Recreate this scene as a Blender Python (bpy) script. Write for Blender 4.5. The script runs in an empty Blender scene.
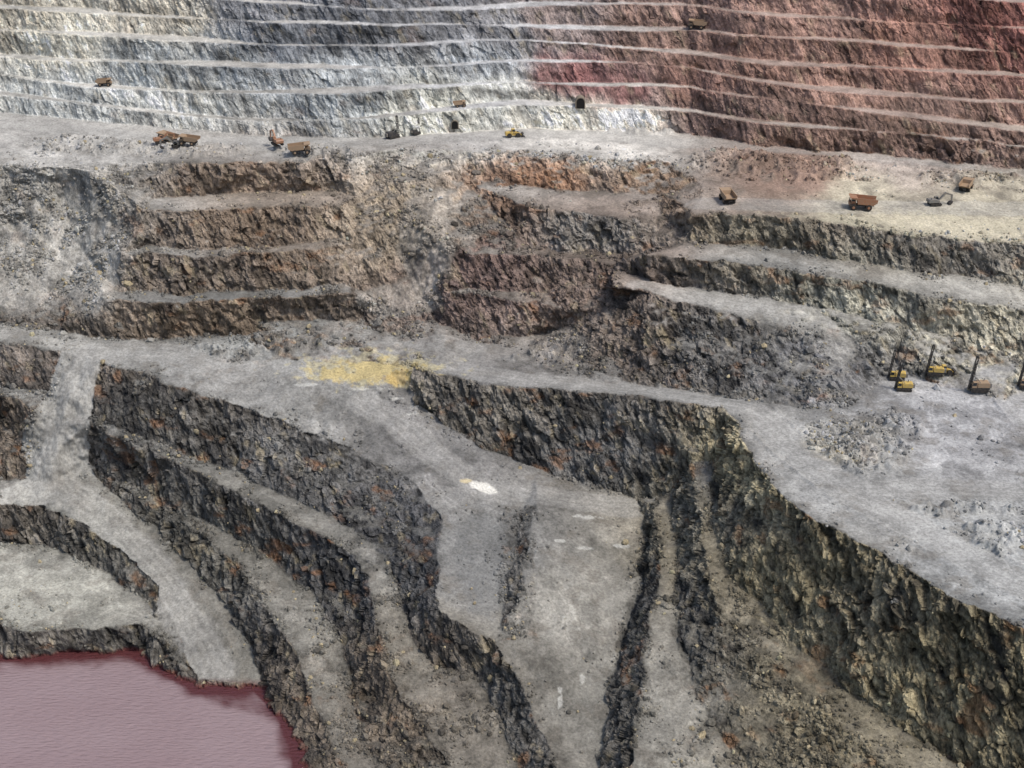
import bpy, math, numpy as np, random
from mathutils import Vector, Matrix
from mathutils.geometry import delaunay_2d_cdt
random.seed(7); rng=np.random.default_rng(7)
F=1480.0; PITCH=math.radians(25.7); ZC=230.0
cp,sp=math.cos(PITCH),math.sin(PITCH)
def unproj(u,v,z):
    x=(u-512.0)/F; y=-(v-384.0)/F
    dy=cp+y*sp; dz=-sp+y*cp
    t=(z-ZC)/dz
    return x*t, dy*t
def proj(X,Y,Z):
    Z=Z-ZC
    d=Y*cp-Z*sp; yy=Y*sp+Z*cp
    return 512+F*X/d, 384-F*yy/d
def s2l(c):
    c=np.asarray(c,float)/255.0
    return np.where(c<=0.04045,c/12.92,((c+0.055)/1.055)**2.4)
def sst(a,b,x):
    t=np.clip((x-a)/(b-a),0,1);return t*t*(3-2*t)
def zscale(v,z):
    return z*(1+0.28*float(sst(370,470,v))) if z<0 else z
WL=-78.7
# ---------------------------------------------------------------- surveyed break lines (crests / toes)
L=[]
# pond + lower pad
L.append([(-300,655,-63),(0,663,-63),(60,660,-63),(130,658,-63),(155,672,-63),(190,692,-63),(207,699,-63),(255,694,-63),(275,716,-63),(287,745,-63),(292,768,-63),(310,950,-63)])
L.append([(-300,605,-54),(0,624,-54),(30,632,-54),(90,629,-54),(143,624,-54),(160,645,-56.5),(195,680,-60.5)])
L.append([(-300,530,-52),(0,542,-52),(45,545,-52.5),(100,570,-53),(148,600,-54),(158,618,-54)])
L.append([(-300,500,-42),(0,508,-42),(45,505,-42),(80,520,-43.5),(130,560,-47.5),(158,585,-50.5),(178,630,-55),(200,682,-60.5)])
# wall C
L.append([(97,479,-39),(130,507,-42.5),(190,562,-48),(230,607,-53),(252,650,-57.5),(258,686,-61)])
L.append([(104,474,-38),(125,491,-39),(170,513,-40.5),(215,543,-42),(245,573,-44),(268,610,-46.5),(290,650,-50),(310,690,-53.5),(330,740,-56.5),(345,768,-57.5),(390,950,-62)])
# B
L.append([(92,460,-36),(130,485,-38),(200,516,-40),(260,552,-43),(310,592,-46),(343,640,-49.5),(350,690,-53),(360,740,-55.5),(375,768,-56.5),(430,950,-61)])
L.append([(90,425,-25),(150,450,-26.5),(210,478,-28.5),(280,515,-31),(340,547,-34),(368,580,-38),(378,620,-41),(385,665,-44),(405,700,-47),(430,740,-50),(450,768,-52),(510,950,-60)])
# A
L.append([(91,414,-24),(150,438,-25.5),(220,464,-28),(290,499,-30.3),(350,527,-32.5),(388,560,-36.5),(403,600,-39.5),(415,640,-43),(435,662,-44.5),(478,675,-45.5),(500,720,-49),(520,768,-51.5),(545,950,-59)])
L.append([(100,362,-11),(140,375,-12),(200,395,-14),(260,412,-16),(320,435,-19),(380,462,-22),(420,485,-24.5),(442,520,-27.5),(437,570,-31),(438,612,-33.5),(470,628,-34.5),(495,640,-36),(517,680,-40),(537,720,-44),(552,768,-46.5),(580,950,-56)])
# small step on the floor
L.append([(535,505,-27.5),(528,560,-30.5),(520,600,-33),(510,634,-35.5)])
L.append([(521,508,-29),(513,560,-33),(505,600,-35.5),(501,628,-36)])
# 3
L.append([(642,503,-30),(645,540,-33),(635,600,-37),(618,660,-41),(603,720,-45),(595,768,-47),(610,950,-56)])
L.append([(656,508,-26.5),(660,545,-28.5),(655,600,-31.5),(645,660,-34.5),(635,720,-37.5),(630,768,-39.5),(660,950,-48)])
# 2
L.append([(672,490,-25.5),(678,545,-28),(674,600,-31),(680,650,-34),(700,700,-37.5),(740,768,-41.5),(850,950,-49)])
L.append([(692,458,-15),(702,520,-19),(706,570,-23),(730,615,-26),(775,660,-29),(830,715,-31),(885,768,-33),(1080,950,-39)])
# 1
L.append([(712,460,-14),(714,520,-18.5),(730,575,-22.5),(775,620,-25.5),(840,680,-28.5),(900,725,-30.5),(960,768,-32),(1200,950,-38)])
L.append([(738,412,-2),(745,450,-2),(768,485,-1),(805,512,0),(850,538,0),(900,568,0),(960,600,0),(1024,628,0),(1324,760,0)])
# F
L.append([(415,368,-9),(450,378,-9),(520,388,-8),(600,393,-6),(660,400,-4),(700,405,-3),(725,409,-2.5)])
L.append([(412,402,-18),(440,422,-20.5),(490,450,-23.5),(540,472,-26.5),(590,488,-29),(640,499,-30)])
# G
L.append([(578,378,-8),(640,386,-6.5),(700,391,-5),(760,401,-3),(810,410,-2),(850,405,-1),(880,388,0),(905,370,1)])
L.append([(612,287,19.5),(650,293,19),(700,308,17),(760,322,14.5),(820,338,11.5),(860,350,8),(897,361,2.5)])
# right benches
L.append([(650,281,20),(730,292,18.5),(810,303,16.5),(900,325,13),(1024,352,7.5),(1324,400,2)])
L.append([(646,254,30),(720,262,29.5),(800,272,27.5),(900,290,25),(1024,312,20.5),(1324,350,14)])
L.append([(690,240,30.5),(800,252,28.5),(900,268,26.5),(1024,285,22.5),(1324,320,16)])
L.append([(690,212,41),(800,219,40.5),(900,233,38),(1024,246,35),(1324,280,28)])
L.append([(700,182,42.5),(800,180,42.5),(1000,190,40.5),(1324,210,38)])
L.append([(700,156,46),(800,153,46.5),(1000,170,44),(1324,190,42)])
# left bench edges beside ramp
L.append([(-300,338,-8),(0,343,-8),(40,346,-8.5),(62,352,-9.5)])
L.append([(-300,380,-22),(0,385,-22),(35,390,-21),(48,394,-20.5)])
L.append([(-300,390,-22.5),(0,393,-22.5),(18,398,-22),(33,410,-23)])
L.append([(-300,425,-32),(0,428,-32),(14,428,-31),(24,440,-30.5)])
L.append([(-300,480,-38.5),(0,480,-38.5),(24,478,-38)])
# back walls
L.append([(-300,160,43),(0,165,43),(90,170,43),(150,160,44.5),(190,164,46.5),(260,165,46.5),(330,158,46.5),(400,150,46.5),(460,150,46.5),(530,150,46.5),(600,158,46.5),(660,160,46)])
L.append([(150,200,34),(200,196,34),(330,190,34.5),(360,196,34)])
L.append([(470,185,36),(530,188,36),(600,192,35.5),(660,195,37)])
L.append([(148,212,33.3),(230,209,33.5),(322,205,34),(340,206,33.5)])
L.append([(143,246,20.5),(230,248,20.3),(300,243,21),(338,236,23)])
L.append([(124,254,19.5),(200,256,19.7),(300,250,20.5),(352,246,21)])
L.append([(118,292,6.5),(200,294,6.3),(300,290,7),(346,282,10)])
L.append([(108,302,5.5),(200,303,5.8),(300,297,6.5),(352,293,8)])
L.append([(-300,322,-6),(0,322,-6),(60,331,-8),(100,337,-8.5),(170,338,-8.5),(250,334,-8),(262,322,-4),(345,318,-3),(440,321,-4),(478,340,-8),(515,350,-8.5),(545,340,-7)])
L.append([(538,212,34),(600,214,34),(662,218,33.5)])
L.append([(532,248,21),(600,252,20.5),(645,252,24)])
L.append([(448,252,20.5),(530,256,20),(615,263,20)])
L.append([(478,288,8),(540,293,8),(610,290,14)])
L.append([(447,290,7.5),(500,299,6.5),(545,308,5.5),(565,310,5)])
L.append([(500,334,-6.5),(545,335,-7),(566,326,-2)])
P0=[(100,740,-68),(-300,800,-68),(200,900,-68),(-300,950,-68),(180,740,-67),(-300,560,-53),
 (95,352,-10),(70,400,-20),(62,425,-25.5),(58,450,-31),(55,483,-38.5),(110,520,-43.5),(160,580,-50),(200,640,-56),
 (200,358,-10.5),(300,365,-11),(390,372,-11.5),(350,397,-15.5),(440,450,-22.3),(480,485,-26),(570,507,-29),
 (120,343,-9.2),(250,343,-9),(400,343,-8.5),(480,352,-8),(550,378,-8),(590,340,-1),(578,360,-6),(600,310,8),
 (940,385,0),(1024,390,0),(860,470,0),(1024,500,0),(1324,500,0),(1324,950,-5),(1324,768,-3),
 (700,200,41.5),(860,205,40.5),(1024,215,38.5),(760,190,42),(1324,240,34),
 (0,240,15),(80,252,13),(-300,240,15),(60,200,29),(400,200,34),(400,250,18),(420,290,4),(380,300,2),
 (300,142,46),(600,145,46),(600,140,46),(1000,400,0),(820,430,-1.5)]
base=[(-300,105,46),(0,112,46),(120,124,46),(250,135,46),(370,138,46),(450,133,46),(520,128,46),(600,130,46),(690,133,46),(760,146,46.5),(860,153,46),(1024,168,44.5),(1324,190,42)]
bu=np.array([b[0] for b in base],float);bv=np.array([b[1] for b in base],float);bz=np.array([b[2] for b in base],float)
us=np.linspace(-300,1324,60)
NL=12
for k in range(NL):
    toe=[];cr=[]
    for u in us:
        v=np.interp(u,bu,bv);z=np.interp(u,bu,bz)
        X,Y=unproj(u,v,z)
        off=8.0*k+(2.4*math.sin(X*0.021+k*1.1)+1.6*math.sin(X*0.05+k*2.3)+1.0*math.sin(X*0.11+k))*(k>0)
        zz=z+8.0*k+ ((2.0*math.sin(X*0.013+k*0.7)+0.9*math.sin(X*.031+k*2.)) if k>0 else 0)
        a=proj(X,Y+off,zz); toe.append((a[0],a[1],zz))
        zc=z+8.0*(k+1)+(2.0*math.sin(X*0.013+(k+1)*0.7)+0.9*math.sin(X*.031+(k+1)*2.))-0.25
        a=proj(X,Y+off+2.6,zc); cr.append((a[0],a[1],zc))
    L.append(toe);L.append(cr)
L.append([(-330,-152,142),(1350,-152,142)])
L.append([(-330,-185,142),(1350,-185,142)])
L.append([(-330,960,-60),(300,960,-64)])
L=[[(p[0],p[1],zscale(p[1],p[2])) for p in l] for l in L]
P0=[(p[0],p[1],zscale(p[1],p[2])) for p in P0]
verts=[];zs=[];edges=[]
idx={}
def addv(p):
    k=(round(p[0],2),round(p[1],2))
    if k in idx: return idx[k]
    idx[k]=len(verts);verts.append(Vector((p[0],p[1])));zs.append(p[2]);return idx[k]
for l in L:
    ids=[addv(p) for p in l]
    for a,b in zip(ids,ids[1:]):
        if a!=b: edges.append((a,b))
for p in P0: addv(p)
r=delaunay_2d_cdt(verts,edges,[],0,1e-4)
ov,oe,of,ovo=r[0],r[1],r[2],r[3]
oz=np.full(len(ov),np.nan)
for i,o in enumerate(ovo):
    if len(o)>0: oz[i]=zs[o[0]]
miss=np.where(np.isnan(oz))[0]
print("CROSSINGS",len(miss),[tuple(round(c) for c in ov[i]) for i in miss][:40])
for i in miss:
    d=sorted((( (ov[i]-verts[j]).length,zs[j]) for j in range(len(verts))))[:2]
    oz[i]=(d[0][1]+d[1][1])/2
U0,V0,U1,V1=-300,-185,1324,950
W=U1-U0+1;H=V1-V0+1
ZR=np.full((H,W),np.nan)
for f in of:
    a,b,c=f[0],f[1],f[2]
    x0,y0=ov[a];x1,y1=ov[b];x2,y2=ov[c]
    den=(y1-y2)*(x0-x2)+(x2-x1)*(y0-y2)
    if abs(den)<1e-9: continue
    xa=max(int(math.floor(min(x0,x1,x2))),U0);xb=min(int(math.ceil(max(x0,x1,x2))),U1)
    ya=max(int(math.floor(min(y0,y1,y2))),V0);yb=min(int(math.ceil(max(y0,y1,y2))),V1)
    if xa>xb or ya>yb: continue
    gx,gy=np.meshgrid(np.arange(xa,xb+1),np.arange(ya,yb+1))
    l0=((y1-y2)*(gx-x2)+(x2-x1)*(gy-y2))/den
    l1=((y2-y0)*(gx-x2)+(x0-x2)*(gy-y2))/den
    l2=1-l0-l1
    m=(l0>=-1e-6)&(l1>=-1e-6)&(l2>=-1e-6)
    z=l0*oz[a]+l1*oz[b]+l2*oz[c]
    sub=ZR[ya-V0:yb-V0+1,xa-U0:xb-U0+1]
    sub[m]=z[m]
for _ in range(60):
    n=np.isnan(ZR)
    if not n.any(): break
    for ax,s in ((0,1),(0,-1),(1,1),(1,-1)):
        sh=np.roll(ZR,s,ax); ZR=np.where(np.isnan(ZR),sh,ZR)
ZR=np.nan_to_num(ZR,nan=-60.0)
def samp(R,u,v):
    x=np.clip(u-U0,0,W-1.001);y=np.clip(v-V0,0,H-1.001)
    xi=x.astype(int);yi=y.astype(int);fx=x-xi;fy=y-yi
    return (R[yi,xi]*(1-fx)+R[yi,xi+1]*fx)*(1-fy)+(R[yi+1,xi]*(1-fx)+R[yi+1,xi+1]*fx)*fy

# ---------------------------------------------------------------- noise
def h3(ix,iy,iz,seed):
    h=(ix.astype(np.int64)*374761393+iy.astype(np.int64)*668265263+iz.astype(np.int64)*2147483647+seed*974634777)&0xffffffff
    h=((h^(h>>13))*1274126177)&0xffffffff
    h=(h^(h>>16))*2246822519&0xffffffff
    h=h^(h>>13)
    return (h&0xffffff).astype(np.float32)/float(0xffffff)
def vn(x,y,z,seed=0):
    ix=np.floor(x);iy=np.floor(y);iz=np.floor(z)
    fx=x-ix;fy=y-iy;fz=z-iz
    fx=fx*fx*(3-2*fx);fy=fy*fy*(3-2*fy);fz=fz*fz*(3-2*fz)
    ix=ix.astype(np.int64);iy=iy.astype(np.int64);iz=iz.astype(np.int64)
    o=0
    for a in (0,1):
        wa=fx if a else 1-fx
        for b in (0,1):
            wb=fy if b else 1-fy
            for c in (0,1):
                wc=fz if c else 1-fz
                o=o+h3(ix+a,iy+b,iz+c,seed)*wa*wb*wc
    return o*2-1
def fbm(x,y,z,oc=4,seed=0,g=0.5):
    o=0;a=1;t=0
    for i in range(oc):
        o=o+a*vn(x,y,z,seed+i*17);t+=a;a*=g;x=x*2.03+3.1;y=y*2.03+7.7;z=z*2.03+1.3
    return o/t
def cells(x,y,z,seed):
    """returns cell value, edge distance, and a tilted-plane height inside the cell (planar rock facets)"""
    ix=np.floor(x).astype(np.int64);iy=np.floor(y).astype(np.int64);iz=np.floor(z).astype(np.int64)
    best=np.full(x.shape,9.0,np.float32);val=np.zeros(x.shape,np.float32);sec=np.full(x.shape,9.0,np.float32);fac=np.zeros(x.shape,np.float32)
    for a in (-1,0,1):
        for b in (-1,0,1):
            for c in (-1,0,1):
                jx=ix+a;jy=iy+b;jz=iz+c
                h0=h3(jx,jy,jz,seed);h1=h3(jx,jy,jz,seed+1);h2=h3(jx,jy,jz,seed+2)
                dx=jx+h0-x;dy=jy+h1-y;dz=jz+h2-z
                d=(dx*dx+dy*dy+dz*dz).astype(np.float32)
                m=d<best
                sec=np.where(m,best,np.minimum(sec,d))
                hv=h3(jx,jy,jz,seed+3)
                val=np.where(m,hv,val)
                f_=dx*(((hv*7.13)%1)*2-1)+dy*(((hv*13.7)%1)*2-1)+dz*(((hv*29.3)%1)*2-1)
                fac=np.where(m,f_,fac)
                best=np.where(m,d,best)
    return val,np.sqrt(sec)-np.sqrt(best),fac

# ---------------------------------------------------------------- terrain mesh
uu=np.concatenate([np.arange(-300,-12,5),np.arange(-12,1036,1.15),np.arange(1036,1325,5)])
vv=np.concatenate([np.array([-322,-320,-316,-310,-300,-280,-260,-230,-200,-180,-160]),np.arange(-150,-8,4),np.arange(-8,780,1.0),np.arange(780,951,5)])
UG,VG=np.meshgrid(uu,vv)
z0=samp(ZR,UG,VG)
X0,Y0=unproj(UG,VG,z0)
D0=np.sqrt(X0**2+Y0**2+(z0-ZC)**2)
pm=F/D0
n1=fbm(X0/11,Y0/11,z0/11,4,5,0.6);n2=fbm(X0/11,Y0/11,z0/11,4,55,0.6)
fr=0.3+0.7*sst(125,150,VG)
amp=3.0*pm*fr
inside=(VG>-120)
US=UG+n1*amp*1.0*inside; VS=VG+n2*amp*0.75*inside
Z=samp(ZR,US,VS)
X,Y=unproj(UG,VG,Z)
def grad_n(X,Y,Z):
    du=np.stack([np.gradient(X,axis=1),np.gradient(Y,axis=1),np.gradient(Z,axis=1)],-1)
    dv=np.stack([np.gradient(X,axis=0),np.gradient(Y,axis=0),np.gradient(Z,axis=0)],-1)
    n=np.cross(dv,du); n/=np.linalg.norm(n,axis=-1,keepdims=True)+1e-9
    n*=np.where(n[...,2:3]<0,-1,1)
    return n
def blur(A,r):
    for ax in (0,1):
        P=np.pad(A,[(r+1,r) if a==ax else (0,0) for a in (0,1)],mode='edge')
        C=np.cumsum(P,axis=ax)
        if ax==0: A=(C[2*r+1:]-C[:-2*r-1])/(2*r+1)
        else: A=(C[:,2*r+1:]-C[:,:-2*r-1])/(2*r+1)
    return A
def blob(u,v,ru,rv,nz=0.35):
    return sst(1.15,0.75,np.sqrt(((UG-u)/ru)**2+((VG-v)/rv)**2)+nz*n1)
def inpoly(P):
    ins=np.zeros(US.shape,bool)
    for (x1,y1),(x2,y2) in zip(P,P[1:]+P[:1]):
        if y1==y2: continue
        c=((y1>VS)!=(y2>VS))&(US<(x2-x1)*(VS-y1)/(y2-y1)+x1)
        ins^=c
    return ins
FLOOR=[(190,386),(250,370),(300,362),(412,366),(412,400),(440,422),(490,450),(540,472),(640,500),(596,780),(553,780),(552,768),(537,720),(517,680),(495,640),(470,628),(438,612),(437,570),(442,520),(420,485),(380,462),(320,435),(260,412),(200,395)]
RAMP=[(100,362),(95,352),(62,352),(48,394),(33,412),(24,440),(24,478),(0,490),(0,506),(45,505),(80,520),(130,560),(158,585),(178,630),(200,682),(258,686),(252,650),(230,607),(190,562),(130,507),(97,479),(91,460),(91,414)]
flatm=(inpoly(FLOOR)&~((US>499)&(US<537)&(VS>506)&(VS<640)))|inpoly(RAMP)
flatm=flatm.astype(float)
N=grad_n(X,Y,Z)
TB=np.zeros(UG.shape)
for b in [(20,240,110,82),(90,260,35,60),(425,240,32,62),(560,350,34,24),(850,440,50,26),(-150,250,160,90),(400,300,50,18)]:
    TB=np.maximum(TB,blob(*b))
NZs=blur(N[...,2],1)
wall=sst(0.94,0.80,NZs)*(1-0.9*TB)*(1-flatm)
wall=np.clip(wall,0,1)
talus=np.clip(np.maximum(sst(0.985,0.95,NZs),TB*0.9)*(1-wall)*(1-0.95*flatm),0,1)
N=np.stack([blur(N[...,i],5) for i in range(3)],-1);N/=np.linalg.norm(N,axis=-1,keepdims=True)

def zat(u,v): return float(samp(ZR,np.array([float(u)]),np.array([float(v)]))[0])
def W3(u,v):
    z=zat(u,v);x,y=unproj(u,v,z);return x,y,z
ROADS=[(15,[(130,348),(92,362),(72,400),(60,440),(52,478),(100,515),(160,580),(215,672)],.35),
 (14,[(-300,492),(0,497),(55,487)],.5),
 (13,[(92,352),(170,352),(230,374),(300,362),(360,352),(420,345),(470,350)],1),
 (13,[(470,350),(445,366),(520,380),(600,386),(690,397),(755,412),(795,450),(850,492),(930,535),(1024,585),(1324,705)],1),
 (12,[(640,287),(700,298),(780,308),(900,338),(1000,372),(1030,420)],1),
 (16,[(0,122),(200,142),(400,141),(540,133),(690,143),(800,149),(1024,164),(1324,188)],0),
 (14,[(700,203),(800,206),(1024,208),(1324,230)],0),
 (12,[(850,492),(930,488),(1024,492),(1324,500)],.3),
 (12,[(300,372),(400,425),(480,488),(560,498),(640,506)],0)]
RD=np.full(X.shape,1e3);SG=np.full(X.shape,0.0);BK=np.zeros(X.shape)
for w,pl,bk in ROADS:
    pts=[W3(*p) for p in pl]
    for a,b in zip(pts,pts[1:]):
        ax,ay=a[0],a[1];bx,by=b[0]-ax,b[1]-ay
        l2=bx*bx+by*by
        t=np.clip(((X-ax)*bx+(Y-ay)*by)/l2,0,1)
        dx=X-ax-t*bx;dy=Y-ay-t*by
        d=np.sqrt(dx*dx+dy*dy)/(w/2)
        m=d<RD
        RD=np.where(m,d,RD);SG=np.where(m,d*w/2,SG);BK=np.where(m,bk,BK)
en=fbm(X/6,Y/6,Z/6,3,91)
road=sst(1.12,0.8,RD+0.35*en)*(1-sst(0.05,0.4,wall))
berm=np.exp(-((RD-1.18)/0.09)**2)*(1-wall)*np.clip(0.4+0.9*en,0,1)*BK

# displacement
xf,yf,zf=X,Y,Z
big=fbm(xf/14,yf/14,zf/30,3,11)
rid=1-np.abs(fbm(xf/6,yf/6,zf/18,3,23))*2.2
med=fbm(xf/3,yf/3,zf/6,3,31,0.6)
fine=fbm(xf/1.2,yf/1.2,zf/2,2,33,0.6)
sx=xf+0.5*zf;sy=yf-0.3*zf
vs=fbm(sx/1.5,sy/1.5,zf/10,4,131,0.6)
wx=sx+0.8*med;wy=sy+0.8*n1;wz=zf+0.6*n2
c1,e1,f1c=cells(wx/4.2,wy/4.2,wz/8.5,41)
c2,e2,f2c=cells(wx/1.6,wy/1.6,wz/4.2,47)
sc=0.5+0.5*sst(125,150,VG)
mod=0.35+0.85*sst(-0.35,0.35,fbm(xf/20,yf/20,zf/20,3,77))
dn=wall*sc*(1.9*big+0.9*(rid-0.5)+0.4*med+mod*(0.12*fine+0.8*(c1-0.5)+1.9*f1c+0.3*(c2-0.5)+0.7*f2c)+0.9*vs-0.4*sst(0.08,0,e1))
dn+=talus*(0.8*big+0.5*med+0.25*fine)*sc
fl=(1-wall)*(1-talus)
rough=fbm(xf/25,yf/25,zf/25,3,71)
dz=fl*(0.28*fbm(xf/5,yf/5,zf/5,4,61)+0.18*fine*sst(-.2,0.4,rough))*(1-0.8*road)+0.7*berm*fl
mnd=np.zeros(UG.shape)
for b in [(870,445,55,26),(1000,540,50,18),(215,352,50,9),(270,345,60,9),(790,168,70,12),(735,160,40,16),(960,178,60,6),(110,145,70,9),(180,148,60,10),(560,352,40,16),(640,130,40,6),(700,372,60,14),(960,510,80,5),(310,152,40,8)]:
    mnd=np.maximum(mnd,blob(*b,0.8))
mh=np.clip(1-np.abs(fbm(xf/6,yf/6,zf/6,3,83))*3.0,0,1)
dz+=mnd*(1-wall)*(1-road)*mh*2.4
PX=X+N[...,0]*dn*(VG>-150);PY=Y+N[...,1]*dn*(VG>-150);PZ=Z+(N[...,2]*dn*0.5+dz)*(VG>-150)

# ---------------------------------------------------------------- colour (albedo, plus painted toe shade and distance haze)
FA=[(60,420,150,149,144),(60,560,154,153,145),(60,590,150,149,140),(200,620,134,132,125),(250,350,142,143,140),(450,430,126,125,123),(480,560,118,118,116),(580,600,138,136,129),(720,560,142,134,116),(850,700,134,127,110),(850,480,150,150,147),(960,420,154,154,154),(700,390,144,143,139),(780,285,150,149,144),(950,300,158,156,149),(860,205,174,167,148),(980,225,178,171,152),(300,600,126,124,117),(400,640,118,114,105),(300,130,160,158,153),(50,120,172,170,165),(600,135,190,187,180),(900,155,168,157,148),(300,200,150,139,127),(420,230,154,149,141),(60,230,158,156,150),(600,240,142,130,120),(800,170,134,114,102),(100,60,192,190,183),(480,60,188,189,190),(800,60,160,143,134),(900,90,160,143,134),(1000,560,146,147,145),(240,370,144,143,139),(620,700,130,128,121),(460,720,120,115,106),(200,540,124,122,115)]
WA=[(150,430,94,92,88),(300,480,92,91,89),(200,545,96,94,88),(370,560,75,75,75),(400,520,74,74,75),(480,410,106,102,95),(600,450,95,94,92),(700,500,108,104,94),(800,580,126,117,94),(950,660,130,121,97),(870,610,122,114,95),(755,470,160,150,122),(650,620,90,89,86),(520,700,87,85,81),(400,700,100,91,80),(700,340,102,100,97),(820,370,105,105,106),(640,330,114,104,95),(750,235,122,116,103),(950,265,111,107,100),(850,300,144,142,130),(980,320,162,157,141),(250,180,126,112,99),(250,230,118,105,92),(200,270,112,103,94),(200,320,112,100,87),(480,270,112,96,90),(590,230,122,118,112),(590,280,118,104,95),(540,180,138,110,90),(660,180,130,112,96),(60,230,148,145,138),(400,220,146,134,118),(10,370,98,92,86),(10,410,104,95,85),(60,90,164,166,163),(60,40,174,170,157),(150,20,170,164,151),(280,40,108,111,115),(350,20,100,102,106),(440,20,107,108,111),(500,30,112,112,114),(260,10,114,115,118),(350,90,150,154,155),(480,60,148,152,155),(500,100,182,183,177),(440,110,187,187,177),(620,122,216,211,198),(560,110,194,191,179),(575,80,120,86,84),(620,95,116,86,83),(650,40,136,113,103),(750,60,128,102,91),(900,50,130,100,89),(900,120,114,95,86),(1000,20,128,90,82),(720,122,116,97,90),(800,20,134,109,99),(560,15,120,109,105),(760,165,120,97,84),(140,60,148,151,150),(200,95,174,174,168),(20,15,176,170,156),(230,70,134,138,140),(850,85,138,112,101),(700,80,118,93,84)]
wu=UG+14*n1+6*med+22*sst(140,110,VG)*big;wv=VG+12*n2+5*big
def field(A,s=14.0):
    num=np.zeros(UG.shape+(3,));den=np.zeros(UG.shape)
    for a in A:
        w=1/((wu-a[0])**2+((wv-a[1])*1.6)**2+s*s)**2.0
        num+=w[...,None]*s2l(a[2:5]);den+=w
    return num/den[...,None]
FC=field(FA)*0.96
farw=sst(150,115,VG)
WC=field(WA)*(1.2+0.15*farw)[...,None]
st=fbm(xf/9,yf/9,zf/5,4,101,0.6)[...,None]
vs=vs[...,None]
sb=fbm(sx/22,sy/22,(zf+.25*xf)/1.6,3,141,0.6)[...,None]
sb2=fbm(xf/60,yf/60,(zf+.12*xf)/4.5,4,143,0.6)[...,None]
lg=fbm(xf/22,yf/22,zf/14,4,147,0.55)[...,None]
br=1.0+0.5*(c1[...,None]-0.5)+0.4*(c2[...,None]-0.5)+1.2*vs+0.5*sb+0.9*lg+1.3*sb2*farw[...,None]
haze_contrast=(0.62+0.08*sst(120,170,VG)+0.3*sst(200,420,VG))[...,None]  # rock contrast fades with distance, painting haze into the colour
br=1+(br-1)*haze_contrast
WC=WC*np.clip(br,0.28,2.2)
rust=s2l((146,103,68));tan=s2l((180,167,138));dark=s2l((46,47,50))
m=sst(0.2,0.5,st)*0.5*haze_contrast*(1-.6*farw[...,None]);WC=WC*(1-m)+rust*m
m=sst(0.2,0.5,fbm(sx/4,sy/4,zf/7,4,145,0.6)[...,None])*0.45*haze_contrast;WC=WC*(1-m)+tan*m
m=sst(0.05,0.4,-fbm(sx/6,sy/6,zf/10,4,151,0.6)[...,None])*0.6*haze_contrast;WC=WC*(1-m)+dark*m
m=sst(0.07,0.0,e1)[...,None]*0.4*haze_contrast;WC=WC*(1-m)
f1=fbm(xf/4,yf/4,zf/4,5,161,0.7)[...,None]
FC=FC*np.clip(1+0.45*rough[...,None]+0.6*f1,0.4,1.7)
wet=sst(0.12,0.3,fbm(xf/13,yf/13,zf/30,5,421,0.6))*(1-farw)*sst(300,360,VG)
FC=FC*(1-0.28*wet)[...,None]
tl=fbm(xf/34,yf/34,zf/60,3,401,0.4);tl2=fbm(xf/26+9,yf/40,zf/60,3,411,0.4)
trk=(np.exp(-(tl/0.016)**2)+np.exp(-((tl-0.06)/0.016)**2)+np.exp(-((tl2-.1)/0.018)**2)+np.exp(-((tl2-0.165)/0.018)**2))*sst(-.5,.1,rough)
FC=FC*(1+0.24*np.clip(trk,0,1)*(1-farw))[...,None]
gm=sst(0.1,0.4,fbm(xf/7,yf/7,zf/7,4,167,0.65))[...,None]*0.45*(1-farw[...,None]);FC=FC*(1-gm)+s2l((108,103,95))*gm
tr=np.cos(SG*2.2+1.5*en)*0.5+0.5
RC=s2l((155,154,150))*(0.85+0.3*tr[...,None]+0.35*fbm(xf/9,yf/9,zf/9,4,171)[...,None]+0.25*f1)
rm=(road*0.62)[...,None]
FC=FC*(1-rm)+(RC*0.65+FC*0.35)*rm
def patch(u,v,ru,rv,c,s=1.0,nz=0.5,ang=0):
    global FC
    ca,sa=math.cos(math.radians(ang)),math.sin(math.radians(ang))
    a=(UG-u)*ca+(VG-v)*sa;b=-(UG-u)*sa+(VG-v)*ca
    d=np.sqrt((a/ru)**2+(b/rv)**2)+nz*fbm(xf/3,yf/3,zf/3,4,int(u),0.6)
    m=(sst(1.0,0.7,d)*s)[...,None]
    FC=FC*(1-m)+s2l(c)*m
patch(372,368,74,18,(176,168,138),0.75,1.2);patch(368,372,52,12,(184,166,114),0.7,1.3);patch(400,378,16,10,(186,158,98),.5,1.2)
patch(482,487,17,5,(208,206,198),1,0.4,18);patch(466,481,7,2.5,(200,186,150),.8,0.4)
for p in [(592,518,11,2.2),(574,516,6,1.6),(585,548,8,2),(622,546,9,2),(560,541,5,1.5),(372,389,18,1.6),(398,398,10,1.5),(300,385,12,1.5),(582,682,4,8),(560,700,3,8),(408,414,12,1.6)]:
    patch(p[0],p[1],p[2],p[3],(188,188,182),0.55,1.3)
patch(860,222,120,9,(190,183,160),0.45,1.6);patch(960,228,80,10,(190,183,160),.45,1.6)
patch(485,565,34,56,(112,113,112),0.5,0.6,-6);patch(470,680,40,14,(98,94,88),.4,.8)
ww=sst(0.1,0.5,wall)[...,None]
TC=0.4*WC+0.6*FC
TC=TC*np.clip(1+0.6*fbm(xf/3,yf/20,zf/20,4,261,0.65)+0.7*f1[...,0],0.5,1.7)[...,None]*(1+0.1*TB)[...,None]
tt=(talus*0.8)[...,None]
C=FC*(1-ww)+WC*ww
C=C*(1-tt)+TC*tt
toe=np.clip(blur(wall,9)*2,0,1)*(1-wall)*(1-0.7*road)*(0.2+0.8*sst(130,160,VG))*(1-0.5*flatm)
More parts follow.
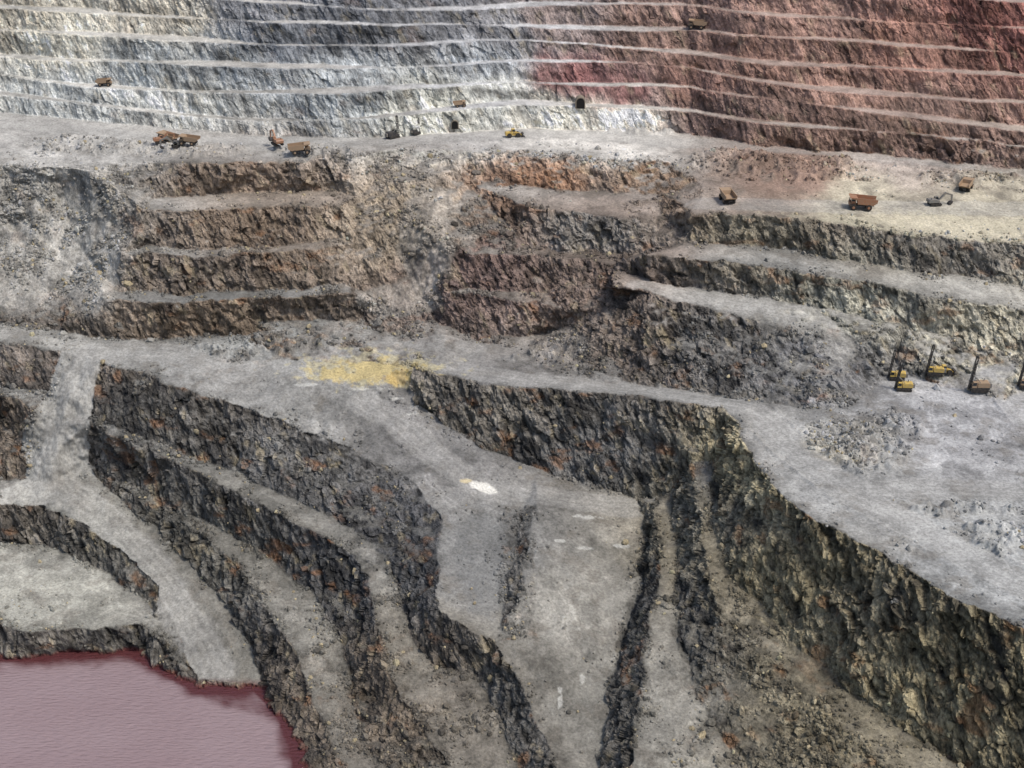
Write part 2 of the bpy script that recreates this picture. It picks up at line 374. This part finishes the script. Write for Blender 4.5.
C=C*(1-0.32*toe[...,None])  # contact shade painted into the ground colour along wall feet
shore=sst(WL+1.6,WL+0.2,PZ)[...,None]*(VG>600)[...,None]
C=C*(1-shore*0.85)+s2l((96,52,50))*shore*0.85
C=np.clip(C,0.015,0.75)

nr,nc=UG.shape
co=np.stack([PX,PY,PZ],-1).reshape(-1,3).astype(np.float32)
ii=np.arange(nr*nc).reshape(nr,nc)
q=np.stack([ii[:-1,:-1],ii[1:,:-1],ii[1:,1:],ii[:-1,1:]],-1).reshape(-1,4)
def mkmesh(name,co,q,col,smooth,mat,extra=None):
    me=bpy.data.meshes.new(name)
    me.vertices.add(len(co));me.vertices.foreach_set("co",np.ascontiguousarray(co,dtype=np.float32).reshape(-1))
    k=q.shape[1]
    me.loops.add(q.size);me.loops.foreach_set("vertex_index",q.reshape(-1).astype(np.int32))
    me.polygons.add(len(q));me.polygons.foreach_set("loop_start",np.arange(0,q.size,k,dtype=np.int32))
    me.polygons.foreach_set("loop_total",np.full(len(q),k,dtype=np.int32))
    me.polygons.foreach_set("use_smooth",smooth)
    a=me.color_attributes.new("Col",'FLOAT_COLOR','POINT')
    rgba=np.ones((len(co),4),np.float32);rgba[:,:3]=col
    a.data.foreach_set("color",rgba.reshape(-1))
    if extra is not None:
        a=me.attributes.new("rock",'FLOAT','POINT');a.data.foreach_set("value",extra.astype(np.float32))
    me.update();me.validate()
    me.materials.append(mat)
    o=bpy.data.objects.new(name,me);bpy.context.scene.collection.objects.link(o)
    return o
def nmat(name):
    m=bpy.data.materials.new(name);m.use_nodes=True
    nt=m.node_tree;b=nt.nodes["Principled BSDF"];return m,nt,b
def terrain_mat(name,bumpk=1.0):
    m,nt,b=nmat(name);N_=nt.nodes;K=nt.links
    at=N_.new("ShaderNodeAttribute");at.attribute_name="Col"
    ar=N_.new("ShaderNodeAttribute");ar.attribute_name="rock"
    tc=N_.new("ShaderNodeTexCoord")
    mp=N_.new("ShaderNodeMapping");mp.inputs["Scale"].default_value=(1,1,0.5);mp.inputs["Rotation"].default_value=(0.25,0.3,0);K.new(tc.outputs["Object"],mp.inputs[0])
    n=N_.new("ShaderNodeTexNoise");n.inputs["Scale"].default_value=1.1;n.inputs["Detail"].default_value=5;n.inputs["Roughness"].default_value=0.75
    K.new(mp.outputs[0],n.inputs["Vector"])
    mr=N_.new("ShaderNodeMapRange");mr.inputs[1].default_value=0.3;mr.inputs[2].default_value=0.7
    K.new(n.outputs["Fac"],mr.inputs[0])
    lo=N_.new("ShaderNodeMapRange");lo.inputs[3].default_value=0.58;lo.inputs[4].default_value=0.33;K.new(ar.outputs["Fac"],lo.inputs[0])
    hi=N_.new("ShaderNodeMapRange");hi.inputs[3].default_value=1.42;hi.inputs[4].default_value=1.7;K.new(ar.outputs["Fac"],hi.inputs[0])
    K.new(lo.outputs[0],mr.inputs[3]);K.new(hi.outputs[0],mr.inputs[4])
    vm=N_.new("ShaderNodeVectorMath");vm.operation='SCALE';K.new(at.outputs["Color"],vm.inputs[0]);K.new(mr.outputs[0],vm.inputs["Scale"])
    K.new(vm.outputs[0],b.inputs["Base Color"])
    b.inputs["Roughness"].default_value=0.95;b.inputs["Specular IOR Level"].default_value=0.15
    ds=N_.new("ShaderNodeMapRange");ds.inputs[3].default_value=0.32*bumpk;ds.inputs[4].default_value=1.1*bumpk;K.new(ar.outputs["Fac"],ds.inputs[0])
    bu=N_.new("ShaderNodeBump");bu.inputs["Strength"].default_value=0.9
    K.new(n.outputs["Fac"],bu.inputs["Height"]);K.new(ds.outputs[0],bu.inputs["Distance"])
    K.new(bu.outputs[0],b.inputs["Normal"])
    return m
mt=terrain_mat("pit_rock_and_gravel");mroad=terrain_mat("compacted_haul_road",0.6)
rockamt=(np.clip(wall+0.45*talus,0,1)*(0.5+0.5*sst(100,250,VG))).reshape(-1)
colf=C.reshape(-1,3)
fw=wall[:-1,:-1].reshape(-1)
ter=mkmesh("terrain",co,q,colf,fw<0.3,mt,rockamt)
rs=(road>0.55)
rf=(rs[:-1,:-1]&rs[1:,:-1]&rs[1:,1:]&rs[:-1,1:]).reshape(-1)
rq=q[rf];un,inv=np.unique(rq,return_inverse=True)
rco=co[un].copy();rco[:,2]+=0.06
mkmesh("haul_road",rco,inv.reshape(-1,4),colf[un],np.ones(len(rq),bool),mroad,rockamt[un]*0)

# ---------------------------------------------------------------- loose rocks
ico=[];t=(1+5**.5)/2
for a in ((-1,t,0),(1,t,0),(-1,-t,0),(1,-t,0),(0,-1,t),(0,1,t),(0,-1,-t),(0,1,-t),(t,0,-1),(t,0,1),(-t,0,-1),(-t,0,1)): ico.append(a)
ico=np.array(ico)/math.sqrt(1+t*t)
icf=np.array([(0,11,5),(0,5,1),(0,1,7),(0,7,10),(0,10,11),(1,5,9),(5,11,4),(11,10,2),(10,7,6),(7,1,8),(3,9,4),(3,4,2),(3,2,6),(3,6,8),(3,8,9),(4,9,5),(2,4,11),(6,2,10),(8,6,7),(9,8,1)])
nearw=np.clip(np.clip(blur(wall,8)*1.6,0,1)*(1-wall),0,1)
clump=sst(-0.15,0.5,fbm(xf/8,yf/8,zf/8,3,201))
bench=fl*(1-flatm)*sst(430,480,VG)*sst(760,700,UG+0.0*VG)*0.06+fl*(1-flatm)*((UG>690)&(VG>480)&(PZ<-8))*0.12
wgt=(nearw**1.3*clump+0.7*talus*clump+0.03*fl*clump+bench*clump+0.01*wall+0.15*mnd)*(1-road)*(VG>138)*(UG>-20)*(UG<1050)*(VG<785)
wgt*=(D0/500)**2*(PZ>WL)
wgt=np.clip(np.nan_to_num(wgt),0,None).reshape(-1);wgt/=wgt.sum()
NR=42000
sel=rng.choice(len(wgt),NR,replace=True,p=wgt)
size=np.clip(rng.lognormal(-1.2,0.55,NR),0.12,1.7)
base_=co[sel]+rng.normal(0,0.4,(NR,3))*np.array([1,1,0])
scl=size[:,None]*rng.uniform(0.6,1.3,(NR,3))
ang=rng.uniform(0,6.28,NR);ca,sa=np.cos(ang),np.sin(ang)
V=ico[None]*scl[:,None,:]*rng.uniform(0.7,1.25,(NR,12,1))
Vx=V[...,0]*ca[:,None]-V[...,1]*sa[:,None];Vy=V[...,0]*sa[:,None]+V[...,1]*ca[:,None]
V=np.stack([Vx,Vy,V[...,2]],-1)+base_[:,None,:]+np.array([0,0,0.15])*size[:,None,None]
fq=(icf[None]+12*np.arange(NR)[:,None,None]).reshape(-1,3)
rcx=colf[sel]*rng.uniform(0.6,1.35,(NR,1))
mk=rng.random(NR)<0.05;rcx[mk]=tan*rng.uniform(0.6,0.95,(mk.sum(),1))
rcx=np.repeat(np.clip(rcx,0.03,0.4),12,0)
mkmesh("loose_rocks",V.reshape(-1,3),fq,rcx,np.zeros(len(fq),bool),mt,np.full(NR*12,0.3))

# ---------------------------------------------------------------- pond
m,nt,b=nmat("red_mine_water");K=nt.links
tc=nt.nodes.new("ShaderNodeTexCoord");at=nt.nodes.new("ShaderNodeAttribute");at.attribute_name="Col"
K.new(at.outputs["Color"],b.inputs["Base Color"])
b.inputs["Roughness"].default_value=0.1
mp_=nt.nodes.new("ShaderNodeMapping");mp_.inputs["Scale"].default_value=(0.4,1.2,1);mp_.inputs["Rotation"].default_value=(0,0,.25);K.new(tc.outputs["Object"],mp_.inputs[0])
n2_=nt.nodes.new("ShaderNodeTexNoise");n2_.inputs["Scale"].default_value=0.8;n2_.inputs["Detail"].default_value=4
K.new(mp_.outputs[0],n2_.inputs["Vector"])
bu_=nt.nodes.new("ShaderNodeBump");bu_.inputs["Strength"].default_value=0.8;bu_.inputs["Distance"].default_value=0.9
K.new(n2_.outputs["Fac"],bu_.inputs["Height"]);K.new(bu_.outputs[0],b.inputs["Normal"])
pu=np.arange(-295,345,3.0);pv=np.arange(640,946,3.0);PU,PV=np.meshgrid(pu,pv)
px,py=unproj(PU,PV,WL)
dep=WL-samp(ZR,PU,PV)
k_=sst(1.5,2.7,dep+0.7*fbm(px/6,py/6,px*0,4,300))[...,None]
k2=(0.5+0.5*fbm(px/22,py/14,px*0,5,310))[...,None]
pcx=s2l((82,46,48))*(1-k_)+k_*(s2l((134,115,117))*(1-k2)+s2l((145,128,130))*k2)
pi=np.arange(PU.size).reshape(PU.shape)
pq=np.stack([pi[:-1,:-1],pi[1:,:-1],pi[1:,1:],pi[:-1,1:]],-1).reshape(-1,4)
mkmesh("pond_water",np.stack([px,py,np.full(px.shape,WL)],-1).reshape(-1,3),pq,pcx.reshape(-1,3),np.ones(len(pq),bool),m)

# ---------------------------------------------------------------- vehicles
def paint(name,c,rough=0.55,dirt=0.5):
    m,nt,b=nmat(name);K=nt.links
    tc=nt.nodes.new("ShaderNodeTexCoord");n=nt.nodes.new("ShaderNodeTexNoise");n.inputs["Scale"].default_value=1.3;n.inputs["Detail"].default_value=6
    K.new(tc.outputs["Object"],n.inputs["Vector"])
    cr=nt.nodes.new("ShaderNodeValToRGB");cr.color_ramp.elements[0].position=.4;cr.color_ramp.elements[1].position=.65
    l=s2l(c);d=s2l((140,125,105))*dirt+l*(1-dirt)
    cr.color_ramp.elements[0].color=(*l,1);cr.color_ramp.elements[1].color=(*d,1)
    K.new(n.outputs["Fac"],cr.inputs[0]);K.new(cr.outputs[0],b.inputs["Base Color"]);b.inputs["Roughness"].default_value=rough
    return m
M={'yel':paint("yellow_paint",(196,166,84)),'org':paint("orange_paint",(150,105,78)),'tan':paint("dusty_tan_paint",(155,130,105)),'blk':paint("black_rubber",(28,28,30),.8,.15),
'dk':paint("dark_steel",(45,45,48),.6,.15),'gl':paint("cab_glass",(30,38,45),.15,.05),'wht':paint("white_paint",(215,215,210),.5,.2),'gry':paint("grey_steel",(110,110,108),.6,.4),'void':paint("tunnel_darkness",(14,13,13),.95,.02),'conc':paint("sprayed_concrete",(120,112,100),.9,.3)}
def part(name,prims,mat):
    vs=[];fs=[]
    for p in prims:
        o=len(vs)
        if p[0]=='b':
            cx,cy,cz=p[1];sx,sy,sz=[s/2 for s in p[2]]
            b_=min(sx,sy,sz)*0.15
            p=('pr',[(cx-sx+b_,cz-sz),(cx+sx-b_,cz-sz),(cx+sx,cz-sz+b_),(cx+sx,cz+sz-b_),(cx+sx-b_,cz+sz),(cx-sx+b_,cz+sz),(cx-sx,cz+sz-b_),(cx-sx,cz-sz+b_)],cy-sy,cy+sy)
        if p[0]=='pr':
            pr,y0,y1=p[1],p[2],p[3];n=len(pr)
            vs+=[(x,y0,z) for x,z in pr]+[(x,y1,z) for x,z in pr]
            fs.append([o+i for i in range(n)]);fs.append([o+n+i for i in reversed(range(n))])
            for i in range(n):
                j=(i+1)%n;fs.append([o+i,o+n+i,o+n+j,o+j])
        elif p[0]=='c':
            a=Vector(p[1]);b=Vector(p[2]);r0=p[3];r1=p[4] if len(p)>4 else r0;n=14 if r0>0.3 else 6
            ax=(b-a).normalized();s=ax.orthogonal().normalized();t_=ax.cross(s)
            for c_,r_ in ((a,r0),(b,r1)):
                for i in range(n):
                    an=6.2832*i/n;vs.append(tuple(c_+s*math.cos(an)*r_+t_*math.sin(an)*r_))
            fs.append([o+i for i in reversed(range(n))]);fs.append([o+n+i for i in range(n)])
            for i in range(n):
                j=(i+1)%n;fs.append([o+i,o+j,o+n+j,o+n+i])
    me=bpy.data.meshes.new(name);me.from_pydata(vs,[],fs);me.materials.append(M[mat]);return me
def build(name,parts,loc,head,s=1.0):
    e=bpy.data.objects.new(name,None);bpy.context.scene.collection.objects.link(e)
    e.location=loc;e.rotation_euler=(0,0,head);e.scale=(s,s,s)
    for pn,me in parts:
        o=bpy.data.objects.new(pn,me);o.parent=e;bpy.context.scene.collection.objects.link(o)
    return e
def truck(c):
    w=[]
    for y in (-1.9,1.9): w.append(('c',(3.2,y-.45,1.1),(3.2,y+.45,1.1),1.1))
    for y in (-2.0,-1.1,1.1,2.0): w.append(('c',(-1.9,y-.4,1.1),(-1.9,y+.4,1.1),1.1))
    hub=[('c',(x,y-.5,1.1),(x,y+.5,1.1),.45) for x in (3.2,-1.9) for y in (-2.0,2.0)]
    sd=[(-4.6,2.7),(-3.2,1.9),(1.9,2.3),(2.2,3.9),(4.6,4.35),(4.6,4.6),(2.0,4.45),(-4.8,3.9)]
    bed=[('pr',sd,-2.35,-2.1),('pr',sd,2.1,2.35),
      ('pr',[(-4.6,2.7),(-3.2,1.9),(1.9,2.3),(2.2,3.9),(4.6,4.35),(4.6,4.55),(2.0,4.2),(1.7,2.55),(-3.2,2.2),(-4.6,2.95)],-2.1,2.1)]
    return [("wheels",part("wheels",w,'blk')),("hubs",part("hubs",hub,c)),("dump_body",part("dump_body",bed,c)),
     ("chassis",part("chassis",[('b',(0.3,0,1.5),(8.2,1.5,.7)),('b',(4.2,0,1.6),(.7,4.2,.9))],'dk')),
     ("hood",part("hood",[('pr',[(2.4,1.6),(4.7,1.6),(4.6,2.7),(2.4,2.9)],-1.5,1.5)],c)),
     ("cab",part("cab",[('pr',[(2.5,2.8),(4.1,2.8),(3.8,4.0),(2.6,4.0)],.5,1.9)],c)),
     ("cab_windows",part("cab_windows",[('pr',[(2.8,3.2),(4.05,3.2),(3.85,3.8),(2.8,3.8)],.45,1.95)],'gl')),
     ("railing",part("railing",[('c',(4.3,-1.9,2.9),(4.3,.4,2.9),.05),('c',(4.3,-1.9,2.4),(4.3,-1.9,3.4),.05),('c',(4.3,-1.9,3.4),(4.3,.4,3.4),.05)],'dk'))]
def excav(c):
    tr=[('pr',[(-2.3,0.2),(-1.9,0),(1.9,0),(2.4,.3),(2.4,.7),(2.0,1.0),(-2.0,1.0),(-2.4,.7)],y-.35,y+.35) for y in (-1.4,1.4)]
    return [("tracks",part("tracks",tr,'blk')),("undercarriage",part("undercarriage",[('b',(0,0,.75),(2,2.2,.5)),('c',(0,0,.9),(0,0,1.3),.8)],'dk')),
     ("house",part("house",[('pr',[(-3,1.3),(1.5,1.3),(1.5,2.0),(-.2,2.6),(-2.8,2.6),(-3.1,2.2)],-1.5,1.5)],c)),
     ("cab",part("cab",[('pr',[(.1,1.4),(1.8,1.4),(1.8,2.4),(1.4,3.2),(.1,3.2)],.5,1.5)],c)),
     ("cab_windows",part("cab_windows",[('pr',[(.4,2.1),(1.85,2.1),(1.45,3.05),(.4,3.05)],.45,1.55)],'gl')),
     ("boom",part("boom",[('pr',[(1.0,1.7),(1.5,1.6),(4.2,4.3),(6.9,3.6),(7.0,3.9),(4.1,5.1),(3.5,4.8)],-.3,.3),('c',(1.4,0,2.2),(3.7,0,4.0),.14)],c)),
     ("stick",part("stick",[('pr',[(6.3,4.3),(7.2,4.0),(7.3,.9),(6.9,.8)],-.2,.2)],c)),
     ("bucket",part("bucket",[('pr',[(7.4,1.3),(6.7,1.2),(5.7,.7),(5.6,.1),(6.6,0),(7.2,.4)],-.8,.8)],'dk')),
     ("exhaust",part("exhaust",[('c',(-2,-.8,2.6),(-2,-.8,3.2),.12)],'dk'))]
def drill(c,h=11.0,lean=0.12):
    tr=[('pr',[(-2.6,0.2),(-2.2,0),(2.2,0),(2.7,.3),(2.7,.7),(2.3,1.0),(-2.3,1.0),(-2.7,.7)],y-.35,y+.35) for y in (-1.5,1.5)]
    ms=[];bx=2.9;dx=-math.sin(lean);dz=math.cos(lean)
    cor=[(-.35,-.35),(.35,-.35),(.35,.35),(-.35,.35)]
    P=lambda x,y,t_:(bx+x+dx*t_,y,0.4+dz*t_)
    for x,y in cor: ms.append(('c',P(x,y,0),P(x,y,h),.1))
    for k in range(int(h)):
        for a_,b_ in ((0,1),(1,2),(2,3),(3,0)):
            ms.append(('c',P(*cor[a_],k),P(*cor[b_],k+1),.05))
    ms.append(('c',P(0,0,h-.3),P(0,0,h+.3),.38))
    ms.append(('c',P(0,0,0),P(0,0,h*.8),.15))
    return [("tracks",part("tracks",tr,'blk')),("deck",part("deck",[('b',(0,0,1.25),(5.6,2.9,.4))],'dk')),
     ("engine_house",part("engine_house",[('pr',[(-3.0,1.45),(.6,1.45),(.6,2.9),(-2.6,3.0),(-3.0,2.7)],-1.3,1.3)],c)),
     ("cab",part("cab",[('pr',[(.9,1.45),(2.4,1.45),(2.4,2.7),(2.1,3.3),(.9,3.3)],.3,1.5)],c)),
     ("cab_windows",part("cab_windows",[('pr',[(1.1,2.2),(2.45,2.2),(2.15,3.15),(1.1,3.15)],.25,1.55)],'gl')),
     ("mast",part("mast",ms,'dk')),
     ("mast_braces",part("mast_braces",[('c',(-.2,-.9,2.9),(bx+dx*5,-.3,.4+dz*5),.1),('c',(-.2,.9,2.9),(bx+dx*5,.3,.4+dz*5),.1)],'gry')),
     ("dust_collector",part("dust_collector",[('b',(-3.3,0,1.9),(.9,1.6,1.4)),('c',(-1.5,-.7,3),(-1.5,-.7,3.8),.15)],'gry'))]
def loader(c):
    w=[('c',(x,y-.35,.95),(x,y+.35,.95),.95) for x in (-1.8,1.7) for y in (-1.2,1.2)]
    return [("wheels",part("wheels",w,'blk')),("rear_body",part("rear_body",[('pr',[(-3.4,1.0),(-.4,.9),(-.4,2.3),(-3.1,2.2),(-3.4,1.9)],-1.1,1.1)],c)),
     ("front_frame",part("front_frame",[('b',(1.1,0,1.2),(2.6,1.1,.9))],c)),
     ("cab",part("cab",[('pr',[(-.9,2.2),(.5,2.0),(.4,3.4),(-.9,3.4)],-.75,.75)],c)),
     ("cab_windows",part("cab_windows",[('pr',[(-.7,2.5),(.52,2.4),(.44,3.2),(-.7,3.2)],-.8,.8)],'gl')),
     ("lift_arms",part("lift_arms",[('pr',[(.4,2.0),(.6,2.3),(3.3,1.0),(3.5,.5)],y-.12,y+.12) for y in (-.7,.7)],c)),
     ("bucket",part("bucket",[('pr',[(3.2,.2),(4.5,.1),(4.5,.25),(3.6,.5),(3.5,1.2),(4.0,1.6),(3.3,1.5)],-1.5,1.5)],'dk'))]
def portal():
    arc=[(2.6*math.cos(a),2.4+2.6*math.sin(a)) for a in np.linspace(0,math.pi,11)]
    arc2=[(2.1*math.cos(a),2.4+2.1*math.sin(a)) for a in np.linspace(math.pi,0,11)]
    fr=[(2.6,-1)]+arc+[(-2.6,-1),(-2.1,-1)]+arc2+[(2.1,-1)]
    ins=[(2.15,-1)]+[(2.15*math.cos(a),2.4+2.15*math.sin(a)) for a in np.linspace(0,math.pi,11)]+[(-2.15,-1)]
    return [("arch_lining",part("arch_lining",[('pr',fr,-1.2,4)],'conc')),("tunnel_mouth",part("tunnel_mouth",[('pr',ins,-1.0,4.5)],'void'))]
def place(u,v,ledge=False):
    j=int(np.argmin(np.abs(uu-u)));i=int(np.argmin(np.abs(vv-v)))
    if ledge:
        rows=np.arange(i-14,i+15);i=int(rows[np.argmax(NZs[rows,j]-0.002*np.abs(rows-i))])
    return (float(PX[i,j]),float(PY[i,j]),float(PZ[i-1:i+2,j-1:j+2].max())-0.05)
R=math.radians
T=truck('tan');TO=truck('org');E=excav('org');EG=excav('gry')
DY=drill('yel');DT=drill('tan');DB=drill('dk',9,.05);LD=loader('yel');TP=portal()
for pts,name,u,v,hd,s in [
 (TO,"haul_truck",862,209,R(175),1.15),(T,"haul_truck",727,202,R(100),1.0),(T,"haul_truck",168,143,R(150),1.0),(T,"haul_truck",300,157,R(10),1.0),(T,"haul_truck",965,190,R(60),.9),
 (EG,"excavator",934,205,R(10),1.0),(E,"excavator",278,150,R(120),1.1),(EG,"excavator",178,150,R(200),1.0),(E,"excavator",160,148,R(20),.9),
 (DB,"drill_rig",393,138,R(40),1.0),(DB,"drill_rig",416,135,R(40),.7),
 (DY,"drill_rig",896,379,R(170),1.0),(DY,"drill_rig",903,390,R(175),1.0),(DY,"drill_rig",935,375,R(170),1.0),(DT,"drill_rig",978,391,R(178),1.15),(DT,"drill_rig",1026,388,R(170),1.0),
 (LD,"wheel_loader",944,374,R(5),1.0),(LD,"wheel_loader",513,137,R(10),1.1),
 (T,"haul_truck",104,79,R(0),.75),(T,"haul_truck",460,106,R(10),.6),(T,"haul_truck",697,17,R(170),.9),(T,"haul_truck",190,150,R(170),.9),
 (TP,"tunnel_portal",580,107,0,.85),(TP,"tunnel_portal",455,128,0,.65)]:
    build(name,pts,place(u,v,v<107),hd,s)
# ---------------------------------------------------------------- camera, light
cd=bpy.data.cameras.new("camera");cd.sensor_width=36;cd.lens=F*36/1024;cd.clip_end=20000;cd.clip_start=1
co_=bpy.data.objects.new("camera",cd);co_.location=(0,0,ZC);co_.rotation_euler=(math.pi/2-PITCH,0,0)
bpy.context.scene.collection.objects.link(co_);bpy.context.scene.camera=co_
w=bpy.data.worlds.new("World");bpy.context.scene.world=w;w.use_nodes=True
nt=w.node_tree;sky=nt.nodes.new("ShaderNodeTexSky");sky.sky_type='NISHITA';sky.sun_disc=False
el=R(58);az=R(118)
sky.sun_elevation=el;sky.sun_rotation=az;sky.air_density=1.0;sky.dust_density=3.0;sky.ozone_density=0.3
bg=nt.nodes["Background"];bg.inputs[1].default_value=0.15;nt.links.new(sky.outputs[0],bg.inputs[0])
sd=bpy.data.lights.new("sun",'SUN');sd.energy=2.8;sd.angle=R(11);sd.color=(1,.955,.89)
so=bpy.data.objects.new("sun",sd);bpy.context.scene.collection.objects.link(so)
d=Vector((math.sin(az)*math.cos(el),math.cos(az)*math.cos(el),math.sin(el)))
so.rotation_euler=d.to_track_quat('Z','Y').to_euler()
vs_=bpy.context.scene.view_settings;vs_.view_transform='Standard';vs_.look='None';vs_.exposure=0
